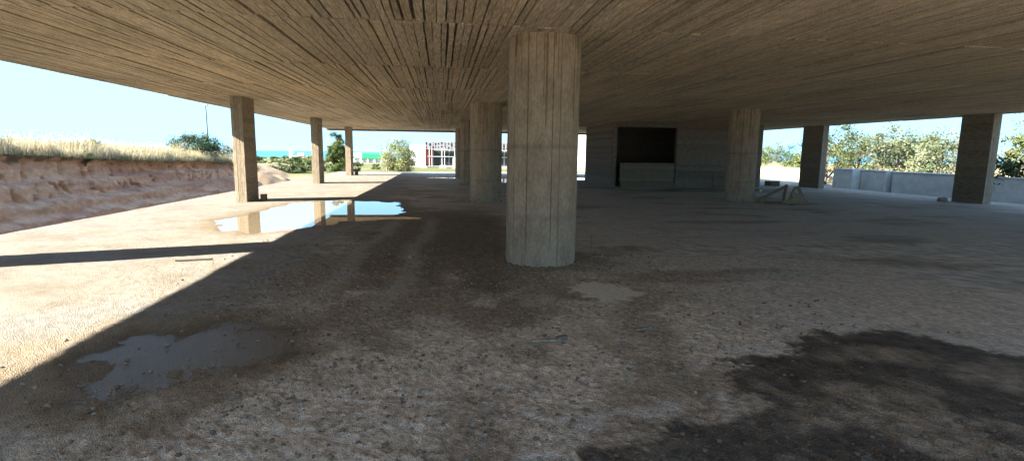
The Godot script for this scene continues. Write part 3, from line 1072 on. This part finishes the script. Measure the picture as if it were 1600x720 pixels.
func build_parapet() -> void:
	# precast panels of a low wall outside the right opening
	var d := [[1316, 1347, 0.5, -0.16, 0.95, 0.64, "short pale concrete wall panel beside the dark blade column"], [1347, 1376, 0.0, -0.2, 0.93, 0.64, "dark recessed concrete wall panel between two pale panels"], [1376, 1396, 0.35, -0.2, 0.92, 0.64, "narrow grey concrete wall panel beside the dark recessed panel"], [1396, 1406, 0.0, -0.2, 0.9, 0.64, "narrow dark concrete strip beside the long grey panel"], [1406, 1530, 0.3, -0.22, 0.9, 0.64, "long grey concrete wall panel below the leaning trees"], [1530, 1720, 0.2, -0.22, 0.86, 0.64, "long grey concrete wall panel past the second blade column"]]
	for a in d:
		var o := thing("wall_panel", a[6], "wall", Vector3.ZERO, "parapet of concrete panels outside the right opening")
		var za := zat(a[0], 22.4)
		var zb := zat(a[1], 22.4)
		var b := MB.new()
		b.scale = Vector2(0.4, 0.4)
		b.off = Vector2(rng.randf(), rng.randf())
		b.box(P(22.4 - a[2], -0.4, za - 0.01), P(22.65, a[4], zb + 0.01), Color(1.0, 0.96, 0.88) * a[5], 0.015)
		part("panel", b.mesh(), M.smooth, o)
		var c := MB.new()
		c.box(P(22.37 - a[2], a[4] - 0.004, za - 0.006), P(22.68, a[4] + 0.05, zb + 0.006), Color(1.0, 0.96, 0.88) * a[5], 0.012)
		part("coping", c.mesh(), M.smooth, o)
	# a low sunlit wall running on behind
	var w := MB.new()
	w.box(P(27.5, -0.4, 60.0), P(27.9, 0.75, 30.0), lin(0.62, 0.58, 0.5), 0.02)
	solo("boundary_wall", w.mesh(), M.concrete, "low sunlit cream wall behind the short pale panel", "wall")
	# a strip of open ground at the foot of the building
	var s := MB.new()
	s.scale = Vector2(0.4, 0.4)

func zat(u: float, x: float) -> float:
	# depth Z at which a vertical line at pixel column u (near the horizon) meets the plane X = x
	var a := px(u, 262.0, 1.0)
	return x / a.x

func build_far_buildings() -> void:
	var z := 84.0
	# the low building with a perforated screen
	var a := px(640, 268, z)
	var o := thing("white_building", "low white building with perforated grey screen and red panel", "building", Vector3(a.x, a.y - 0.6, -z))
	var X := func(u: float) -> float: return px(u, 250, z).x - a.x
	var Y := func(v: float) -> float: return px(690, v, z).y - a.y + 0.6
	var b := MB.new()
	b.box(Vector3(X.call(640), 0, -9), Vector3(X.call(664.5), Y.call(227), 0.0), lin(0.80, 0.79, 0.76), 0.03)
	part("wall", b.mesh(), M.paint, o)
	b = MB.new()
	b.box(Vector3(X.call(664.6), 0, -9), Vector3(X.call(830), Y.call(223), -1.2), lin(0.35, 0.34, 0.33), 0.03)
	part("wall", b.mesh(), M.paint, o)
	b = MB.new()
	b.box(Vector3(X.call(664.7), Y.call(258), -1.18), Vector3(X.call(676), Y.call(233), -0.6), lin(0.40, 0.09, 0.07), 0.02)
	part("red_panel", b.mesh(), M.paint, o)
	# screen: a grey sheet pierced by dark irregular openings
	var scr := MB.new()
	scr.box(Vector3(X.call(664.8), Y.call(233.5), -0.2), Vector3(X.call(830), Y.call(221.5), 0.1), lin(0.22, 0.22, 0.235), 0.02)
	var so := part("screen", scr.mesh(), M.paint, o)
	var r := RandomNumberGenerator.new()
	r.seed = 8
	var x0: float = X.call(666)
	while x0 < X.call(828):
		for k in 4:
			var h := MB.new()
			var s := r.randf_range(0.07, 0.17)
			var cy: float = lerpf(Y.call(232.5), Y.call(222.5), (k + 0.5) / 4.0) + r.randf_range(-0.1, 0.1)
			var pts := [Vector3(x0, cy, 0.101), Vector3(x0, cy, 0.112)]
			h.tube(pts, [s, s], lin(0.02, 0.02, 0.025), 6)
			part("opening", h.mesh(), M.paint, so)
		x0 += r.randf_range(0.34, 0.6)
	# dark glazing bays with pale frames
	var u := 678.0
	while u < 820.0:
		var g := MB.new()
		g.box(Vector3(X.call(u), Y.call(258), -1.19), Vector3(X.call(u + 10.0), Y.call(235), -1.05), lin(0.035, 0.04, 0.04))
		var wo := part("window", g.mesh(), M.glass_dark, o)
		var f := MB.new()
		f.box(Vector3(X.call(u), Y.call(245.4), -1.04), Vector3(X.call(u + 10.0), Y.call(244.4), -0.98), lin(0.5, 0.5, 0.48))
		part("transom", f.mesh(), M.paint, wo)
		u += 12.5
	b = MB.new()
	b.box(Vector3(X.call(664.5), 0, -1.17), Vector3(X.call(830), Y.call(259), -0.7), lin(0.30, 0.29, 0.27), 0.02)
	part("plinth", b.mesh(), M.paint, o)
	# scaffold standing in front of it
	var sc := thing("scaffold", "thin pale scaffold of poles in front of the white building", "scaffold", Vector3(a.x, a.y - 0.6, -z + 1.6))
	for uu in [671.0, 675.0, 690.5, 694.5, 710.0]:
		var t := MB.new()
		t.tube([Vector3(X.call(uu), 0, 0), Vector3(X.call(uu), Y.call(231), 0)], [0.05, 0.05], lin(0.5, 0.5, 0.48), 6)
		part("pole", t.mesh(), M.paint, sc)
	for vv in [244.5, 259.5]:
		var t := MB.new()
		t.tube([Vector3(X.call(668), Y.call(vv), 0.1), Vector3(X.call(716), Y.call(vv), 0.1)], [0.045, 0.045], lin(0.5, 0.5, 0.48), 6)
		part("rail", t.mesh(), M.paint, sc)
	for q in [[687.0, 697.0, 257.5, 268.5, lin(0.62, 0.56, 0.5), "pinkish block standing under the scaffold"], [661.0, 668.0, 259.0, 268.5, lin(0.66, 0.65, 0.61), "pale block at the corner of the white building"], [707.0, 713.0, 246.0, 268.5, lin(0.75, 0.74, 0.72), "tall white crate beside the scaffold"]]:
		var t := MB.new()
		t.box(Vector3(0, 0, -0.5), Vector3(X.call(q[1]) - X.call(q[0]), Y.call(q[2]), 0.5), q[4], 0.05)
		solo("concrete_block", t.mesh(), M.concrete, q[5], "block", Vector3(a.x + X.call(q[0]), a.y - 0.6, -z + 3.0))
	var tw := MB.new()
	var ta := px(880, 268, 72.0)
	var tb := px(950, 268, 72.0)
	tw.box(Vector3(0, 0, -8), Vector3(tb.x - ta.x, 7.0, 0), lin(0.80, 0.79, 0.77), 0.04)
	var two := thing("white_house", "tall blank white house seen in the slit beside the stair core", "house", Vector3(ta.x, -1.4, -72))
	part("wall", tw.mesh(), M.paint, two)
	tw = MB.new()
	tw.box(Vector3(-0.3, 7.0, -8.3), Vector3(tb.x - ta.x + 0.3, 7.25, 0.3), lin(0.7, 0.69, 0.67), 0.03)
	part("roof_slab", tw.mesh(), M.paint, two)
	# the green and white shed
	z = 150.0
	var c := px(552, 262, z)
	var gx := func(uu: float) -> float: return px(uu, 250, z).x - c.x
	var gy := func(v: float) -> float: return px(575, v, z).y - c.y + 1.5
	o = thing("green_shed", "far white shed with a bright green fascia", "shed", Vector3(c.x, c.y - 1.5, -z))
	b = MB.new()
	b.box(Vector3(gx.call(550), 0, -8), Vector3(gx.call(602), gy.call(246), 0), lin(0.55, 0.56, 0.55), 0.05)
	part("wall", b.mesh(), M.paint, o)
	b = MB.new()
	b.box(Vector3(gx.call(566.5), gy.call(248), -8.2), Vector3(gx.call(602), gy.call(240), 0.6), lin(0.03, 0.30, 0.14), 0.05)
	part("fascia", b.mesh(), M.paint, o)
	b = MB.new()
	b.box(Vector3(gx.call(548), gy.call(247), -8.1), Vector3(gx.call(566), gy.call(239), 0.4), lin(0.35, 0.62, 0.45), 0.05)
	part("fascia", b.mesh(), M.paint, o)
	for k in 5:
		b = MB.new()
		var xx: float = lerpf(gx.call(553), gx.call(596), k / 4.0)
		b.box(Vector3(xx - 0.15, 0, 0.2), Vector3(xx + 0.15, gy.call(247), 0.5), lin(0.75, 0.75, 0.73), 0.02)
		part("post", b.mesh(), M.paint, o)
	# a small ruin and house by the sea
	z = 420.0
	c = px(453, 252, z)
	o = thing("stone_house", "small pale house with a turret before the sea", "house", Vector3(c.x, c.y - 2.0, -z))
	b = MB.new()
	b.box(Vector3(-0.6, 0, -4), Vector3(1.6, 9.5, 0), lin(0.62, 0.55, 0.42), 0.1)
	part("turret", b.mesh(), M.paint, o)
	b = MB.new()
	b.box(Vector3(1.7, 0, -5), Vector3(13.0, 6.0, 0), lin(0.5, 0.42, 0.32), 0.1)
	part("wall", b.mesh(), M.paint, o)
	b = MB.new()
	b.box(Vector3(5.5, 6.0, -4), Vector3(10.0, 8.2, 0.5), lin(0.8, 0.8, 0.8), 0.1)
	part("upper_storey", b.mesh(), M.paint, o)

func build_plants() -> void:
	var green := [Color(0.048, 0.075, 0.022), Color(0.064, 0.092, 0.029), Color(0.090, 0.114, 0.033), Color(0.109, 0.117, 0.036)]
	var lush := [Color(0.032, 0.071, 0.033), Color(0.045, 0.085, 0.036), Color(0.070, 0.106, 0.036)]
	var yellow := [Color(0.230, 0.227, 0.073), Color(0.192, 0.199, 0.058), Color(0.269, 0.256, 0.117)]
	var olive := [Color(0.102, 0.121, 0.066), Color(0.141, 0.156, 0.088), Color(0.077, 0.099, 0.051)]
	# on the bank
	var gb := "shrubs on the earth bank"
	var q := bank_point(-14.9, 36.3)
	tree("shrub", "rounded green shrub on the bank in front of the lamp post", q - Vector3(0, 0.1, 0), 1.75, 1.1, 51, lush, gb, 40, 150, 0.10, 0.02, "shrub")
	q = bank_point(-15.9, 36.6)
	tree("shrub", "olive yellow shrub growing against the rounded green shrub", q - Vector3(0, 0.1, 0), 1.9, 1.25, 52, green, gb, 40, 150, 0.10, 0.02, "shrub")
	q = bank_point(-15.2, 26.2)
	tree("shrub", "yellow dry bush on the bank edge", q - Vector3(0, 0.1, 0), 1.0, 0.75, 53, yellow, gb, 34, 140, 0.06, 0.0, "shrub")
	q = bank_point(-14.35, 24.0)
	tree("shrub", "small dark green bush hanging over the bank edge", q - Vector3(0, 0.25, 0), 0.5, 0.35, 54, lush, gb, 22, 110, 0.05, 0.0, "shrub")
	q = bank_point(-15.0, 40.5)
	tree("shrub", "pale olive shrub directly behind the first blade column", q - Vector3(0, 0.1, 0), 1.2, 0.9, 55, olive, gb, 30, 120, 0.09, 0.0, "shrub")
	# beyond the far end
	var ge := "bushes beyond the far end of the hall"
	var p := px(526, 268, 50.0)
	var o := tree("conical_tree", "conical yellow green tree between two blade columns", Vector3(p.x, p.y - 0.3, -50), 3.7, 0.8, 61, [Color(0.077, 0.121, 0.029), Color(0.128, 0.156, 0.036), Color(0.045, 0.078, 0.022)], ge, 110, 190, 0.11, 0.0)
	p = px(536, 268, 53.0)
	tree("conical_tree", "grey green tree half behind the far blade column", Vector3(p.x, p.y - 0.3, -53), 3.0, 0.75, 62, olive, ge, 80, 150, 0.11, 0.0)
	p = px(624, 269, 49.0)
	tree("loose_bush", "tall loose pale yellow bush beside the white building", Vector3(p.x, p.y - 0.3, -49), 3.45, 1.5, 63, [Color(0.192, 0.213, 0.088), Color(0.141, 0.170, 0.051), Color(0.243, 0.256, 0.131)], ge, 90, 170, 0.11, 0.0, "bush")
	# scrub between the bank and the sea: each bush a thing of its own, four shapes
	var protos := []
	for k in 4:
		protos.append([crown_mesh(70 + k, 1.0, 0.6, 26, 90, 0.16, [olive, green, [Color(0.141, 0.163, 0.051), Color(0.109, 0.135, 0.044)], green][k], 0.2, 0.3, 0.5), ["grey green scrub bush", "green scrub bush", "yellow green scrub bush", "dense green scrub bush"][k]])
	var r := RandomNumberGenerator.new()
	r.seed = 12
	for i in 84:
		var z := 54.0 * pow(9.0, pow(r.randf(), 1.5))
		var u := r.randf_range(395, 500) if i < 54 else r.randf_range(500, 660)
		var pt := px(u, 262.0, z)
		var k := r.randi() % 4
		var s := r.randf_range(0.7, 1.3) * (1.0 + z / 500.0)
		if i >= 54:
			s *= 0.6
		var n := Node3D.new()
		n.name = numbered("scrub_bush")
		add_child(n)
		n.position = Vector3(pt.x, ground_y(pt.x, z) - 0.1, -z)
		n.rotation.y = r.randf() * TAU
		n.scale = Vector3(s, s * r.randf_range(0.7, 1.0), s)
		tag(n, protos[k][1] + (" on the slope towards the sea" if i < 54 else " on the open ground before the green shed"), "bush", "scrub on the land towards the sea, " + protos[k][1])
		part("crown", protos[k][0], M.leaf, n)
	# trees outside the right opening
	var gt := "trees behind the parapet"
	var td := [[1292, 33.0, 4.0, 1.9, green, "yellow green tree rising behind the first dark blade column"], [1345, 30.0, 4.4, 1.8, [Color(0.058, 0.078, 0.029), Color(0.083, 0.099, 0.036)], "dark leafy tree above the short pale panel"], [1392, 28.0, 4.2, 1.7, olive, "olive tree with bare lower limbs above the dark recessed panel"], [1430, 30.5, 4.1, 1.6, green, "leaning green tree above the long grey panel"], [1462, 25.0, 3.5, 1.2, olive, "small grey olive tree close to the second blade column"], [1486, 35.0, 5.2, 1.9, [Color(0.128, 0.142, 0.088), Color(0.166, 0.177, 0.110)], "tall pale tree behind the small grey olive tree"], [1588, 19.0, 3.0, 1.2, green, "yellow green tree past the second blade column"], [1630, 22.0, 4.4, 1.6, olive, "taller grey green tree at the end of the long wall"], [1320, 46.0, 5.4, 2.6, olive, "broad hazy tree far behind the dark leafy tree"], [1410, 44.0, 4.8, 2.6, [Color(0.141, 0.156, 0.088), Color(0.115, 0.142, 0.058)], "broad pale tree far behind the olive tree"]]
	var k := 0
	for a in td:
		var pt := px(a[0], 262.0, a[1])
		tree("tree", a[5], Vector3(pt.x, -0.3, -a[1]), a[2] * 0.86, a[3], 200 + k * 9, a[4], gt, 40, 95, 0.15, 0.2)
		k += 1
	var gf := "bushes past the far right corner"
	for a in [[1196, 60.0, 3.2, 2.2, green, "green bush beside the dark round column"], [1222, 66.0, 3.4, 2.6, lush, "darker bush behind the open ground"], [1240, 46.0, 1.4, 1.0, green, "low leafy bush beside the foot of the first dark blade column"], [1210, 90.0, 4.6, 4.0, olive, "wide olive bush farthest behind the open ground"]]:
		var pt := px(a[0], 262.0, a[1])
		tree("broad_bush", a[5], Vector3(pt.x, ground_y(pt.x, a[1]) - 0.1, -a[1]), a[2] + 0.4, a[3], 300 + k * 9, a[4], gf, 40, 110, 0.17, 0.03, "bush")
		k += 1
	# a belt of dry grass behind the wall
	var xfs := []
	for i in 900:
		var x := r.randf_range(25.5, 44.0)
		var z := r.randf_range(14.0, 62.0)
		xfs.append(Transform3D(Basis(Vector3.UP, r.randf() * TAU).scaled(Vector3.ONE * r.randf_range(0.8, 1.6)), Vector3(x, -0.25, -z)))
	scatter("tall_grass", blade_clump(171, 40, 0.75, 0.7, [Color(0.55, 0.46, 0.26), Color(0.45, 0.36, 0.2), Color(0.35, 0.33, 0.12)]), M.grass, xfs, "sunlit dry grass between the parapet and the trees", "grass")

func stick(b: MB, a: Vector3, c: Vector3, w: float, h: float, col: Color) -> void:
	# a squared timber from a to c
	var d := c - a
	var zax := d.normalized()
	var xax := Vector3.UP.cross(zax)
	xax = Vector3.RIGHT if xax.length() < 0.05 else xax.normalized()
	var yax := zax.cross(xax)
	b.scale = Vector2(2.0, 2.0)
	b.box(Vector3(-w * 0.5, -h * 0.5, 0), Vector3(w * 0.5, h * 0.5, d.length()), col, minf(w, h) * 0.12, Transform3D(Basis(xax, yax, zax), a))

func build_small() -> void:
	var old := lin(0.27, 0.19, 0.115)
	var grey := lin(0.32, 0.245, 0.16)
	# triangular timber braces by the dark round column
	var o := thing("timber_brace", "triangular brace of old timbers lying beside the dark round column", "timber", P(11.5, 0.02, 17.0))
	for s in [[Vector3(-0.85, 0.05, 0.05), Vector3(0.35, 0.05, 0.15), 0.10, 0.07], [Vector3(-0.75, 0.09, 0.0), Vector3(0.22, 0.60, 0.05), 0.05, 0.09], [Vector3(0.10, 0.08, 0.12), Vector3(0.22, 0.64, 0.05), 0.09, 0.05]]:
		var b := MB.new()
		stick(b, s[0], s[1], s[2], s[3], old)
		part("timber", b.mesh(), M.wood, o)
	o = thing("timber_brace", "boarded triangular brace leaning behind the bare one", "timber", P(12.0, 0.02, 16.85))
	for s in [[Vector3(-0.55, 0.06, 0.12), Vector3(0.45, 0.06, 0.0), 0.06, 0.11], [Vector3(-0.22, 0.08, 0.0), Vector3(0.02, 0.56, -0.05), 0.05, 0.09], [Vector3(0.36, 0.08, 0.0), Vector3(0.10, 0.60, -0.05), 0.05, 0.10], [Vector3(-0.14, 0.25, 0.03), Vector3(0.30, 0.22, 0.03), 0.02, 0.22]]:
		var b := MB.new()
		stick(b, s[0], s[1], s[2], s[3], grey)
		part("timber", b.mesh(), M.wood, o)
	var lying := [[11.15, 16.75, 0.9, 0.25, "long brown plank lying in front of the bare timber brace"], [11.75, 16.45, 0.62, -0.5, "short brown plank lying askew in front of the boarded brace"], [12.35, 17.05, 0.5, 1.1, "grey plank end lying past the boarded brace"]]
	for a in lying:
		var pl := MB.new()
		var dir: Vector3 = Vector3(cos(a[3]), 0, sin(a[3])) * a[2] * 0.5
		stick(pl, -dir + Vector3(0, 0.02, 0), dir + Vector3(0, 0.045, 0), 0.13, 0.03, old)
		solo("loose_plank", pl.mesh(), M.wood, a[4], "plank", P(a[0], 0.015, a[1]), "loose planks by the timber braces")
	o = thing("timber_rack", "low broken timber frame lying against the stair core", "timber", P(14.6, 0.02, 25.7))
	for s in [[Vector3(-0.9, 0.05, 0.1), Vector3(1.0, 0.05, 0.1), 0.08, 0.08], [Vector3(-0.85, 0.05, 0.0), Vector3(-0.85, 0.62, -0.05), 0.09, 0.06], [Vector3(-0.35, 0.05, 0.0), Vector3(-0.35, 0.55, -0.05), 0.08, 0.06], [Vector3(-0.5, 0.6, 0.02), Vector3(0.9, 0.12, 0.12), 0.05, 0.09]]:
		var b := MB.new()
		stick(b, s[0], s[1], s[2], s[3], old)
		part("timber", b.mesh(), M.wood, o)
	# blocks beside the blade columns
	for a in [[-5.62, 17.95, 0.085, 0.21, "small timber offcut standing beside the blade column at the puddle"], [-5.70, 37.6, 0.11, 0.24, "small dark block beside the far blade column"], [18.2, 27.6, 0.28, 0.26, "dark rectangular block on the sill of the far right opening"]]:
		var b := MB.new()
		b.scale = Vector2(3, 3)
		b.box(Vector3(-a[2], 0, -a[2]), Vector3(a[2], a[3], a[2]), lin(0.26, 0.22, 0.16), 0.012)
		solo("block", b.mesh(), M.wood, a[4], "block", P(a[0], 0.005, a[1]))
	# scraps near the thick column
	var b := MB.new()
	stick(b, Vector3(-0.155, 0.012, 0.0), Vector3(0.10, 0.014, 0.01), 0.045, 0.018, lin(0.40, 0.36, 0.28))
	o = thing("wood_scrap", "flat pale splinter of wood lying in front of the thick column", "wood scrap", P(0.91, 0.012, 4.32))
	part("splinter", b.mesh(), M.wood, o)
	b = MB.new()
	stick(b, Vector3(0.07, 0.02, -0.01), Vector3(0.16, 0.03, -0.02), 0.05, 0.03, lin(0.22, 0.18, 0.14))
	part("chip", b.mesh(), M.wood, o)
	b = MB.new()
	stick(b, Vector3(-0.09, 0.02, 0.02), Vector3(0.10, 0.02, -0.05), 0.028, 0.02, lin(0.28, 0.24, 0.19))
	solo("wood_scrap", b.mesh(), M.wood, "thin grey stick lying past the pale slurry patch", "wood scrap", P(1.82, 0.008, 4.51))
	b = MB.new()
	b.tube([Vector3(0, -0.03, 0), Vector3(0.004, 0.16, 0.0), Vector3(-0.006, 0.32, 0.004)], [0.007, 0.007, 0.007], lin(0.16, 0.10, 0.07), 6)
	solo("steel_bar", b.mesh(), M.paint, "thin rusty bar sticking up beside the thick column", "steel bar", P(2.39, 0.0, 8.25))
	o = thing("nailed_sticks", "two short nailed sticks standing in the mud by the thick column", "wood scrap", P(2.38, 0.0, 7.75))
	for s in [[Vector3(-0.09, 0.0, 0.0), Vector3(-0.05, 0.13, -0.02)], [Vector3(0.0, 0.0, 0.03), Vector3(0.05, 0.12, 0.0)], [Vector3(-0.14, 0.08, 0.01), Vector3(0.10, 0.06, 0.02)]]:
		b = MB.new()
		stick(b, s[0], s[1], 0.022, 0.018, lin(0.30, 0.25, 0.19))
		part("stick", b.mesh(), M.wood, o)
	b = MB.new()
	stick(b, Vector3(-0.22, 0.015, 0.05), Vector3(0.25, 0.02, -0.03), 0.03, 0.02, lin(0.16, 0.14, 0.12))
	solo("wood_scrap", b.mesh(), M.wood, "dark stick lying on the sunlit floor", "wood scrap", P(-3.55, 0.012, 8.1))
	# stones
	var stones := [[-0.47, 8.05, 0.05, "pale lump of rubble beside the foot of the thick column"], [18.75, 17.85, 0.17, "dark round stone beside the second dark blade column"], [-1.3, 7.35, 0.04, "flat pale stone in the mud left of the thick column"], [3.9, 4.42, 0.04, "white crumb of plaster on the rim of the black mud"], [3.55, 4.36, 0.03, "small white crumb of plaster beside the black mud"], [13.8, 10.6, 0.09, "pale stone alone on the smooth grey floor"]]
	var k := 0
	for s in stones:
		solo("stone", rock(400 + k, 10, 7), M.stone_a, s[3], "stone", P(s[0], floor_y(s[0], s[1]) + s[2] * 0.25, s[1])).scale = Vector3(s[2], s[2] * 0.65, s[2] * 0.8)
		k += 1
	# loose gravel and crumbs
	var r := RandomNumberGenerator.new()
	r.seed = 99
	for v in 3:
		var xfs := []
		for i in 14000:
			var x := r.randf_range(-3.2, 4.8)
			var z := 2.0 + pow(r.randf(), 1.4) * 9.5
			var keep := rough_at(x, z)
			if r.randf() > keep * keep or nz.mid.get_noise_2d(x * 0.8 + v * 20.0, z * 0.8) < r.randf_range(-0.5, 0.25):
				continue
			var s := 0.003 + 0.016 * pow(r.randf(), 5.0)
			if v < 2 and sdf(Vector2(x, z), DARK) < 0.1:
				continue
			if x > 1.4 and x < 2.4 and z > 5.4 and z < 6.4:
				continue
			xfs.append(Transform3D(Basis(Vector3(r.randf(), r.randf(), r.randf()).normalized(), r.randf() * TAU).scaled(Vector3(s, s * 0.7, s)), P(x, floor_y(x, z) + s * 0.25, z)))
		scatter("gravel", rock(500 + v, 7, 5), [M.stone_a, M.stone_b, M.stone_c][v], xfs, ["pale grit scattered over the churned mud", "brown grit scattered over the churned mud", "dark crumbs of mud scattered over the floor"][v], "gravel")
	# lamp post and wires
	var lp := px(326, 250, 82.0)
	o = thing("lamp_post", "tall thin lamp post behind the rounded green shrub", "lamp post", Vector3(lp.x, -1.2, -82))
	var top: float = px(321, 165, 82.0).y + 1.2
	b = MB.new()
	b.tube([Vector3(0, 0, 0), Vector3(0, top, 0)], [0.15, 0.09], lin(0.16, 0.165, 0.17), 8)
	part("pole", b.mesh(), M.paint, o)
	b = MB.new()
	b.box(Vector3(-0.28, top - 0.05, -0.14), Vector3(0.28, top + 0.2, 0.14), lin(0.35, 0.36, 0.38), 0.04)
	part("lamp_head", b.mesh(), M.paint, o)
	for w in [[140, 158, 400, 166], [100, 170, 400, 185]]:
		b = MB.new()
		var pa := px(w[0] - 260, w[1] - 8, 95.0)
		var pb := px(w[2] + 160, w[3] + 12, 95.0)
		var pts := []
		var rad := []
		for i in 9:
			var t := i / 8.0
			pts.append(pa.lerp(pb, t) + Vector3(0, -1.2 * sin(PI * t), 0))
			rad.append(0.012)
		b.tube(pts, rad, lin(0.2, 0.2, 0.22), 4, false)
		solo("power_line", b.mesh(), M.paint, ["upper overhead wire crossing the sky above the bank", "lower overhead wire crossing the sky above the bank"][0 if w[0] == 140 else 1], "wire")

func rock(seed_: int, nu: int, nv: int) -> ArrayMesh:
	var f := FastNoiseLite.new()
	f.seed = seed_
	f.frequency = 0.9
	var pos := func(i: int, j: int) -> Vector3:
		var a := -TAU * (i % nu) / nu
		var e := -PI * 0.5 + PI * j / (nv - 1)
		var d := Vector3(cos(e) * cos(a), sin(e), cos(e) * sin(a))
		return d * (1.0 + 0.9 * f.get_noise_3dv(d * 2.1))
	return grid_mesh(nu + 1, nv, pos, func(_p: Vector3, _i: int, _j: int) -> Color: return Color.WHITE, func(p: Vector3, _i: int, _j: int) -> Vector2: return Vector2(p.x + p.z, p.y))
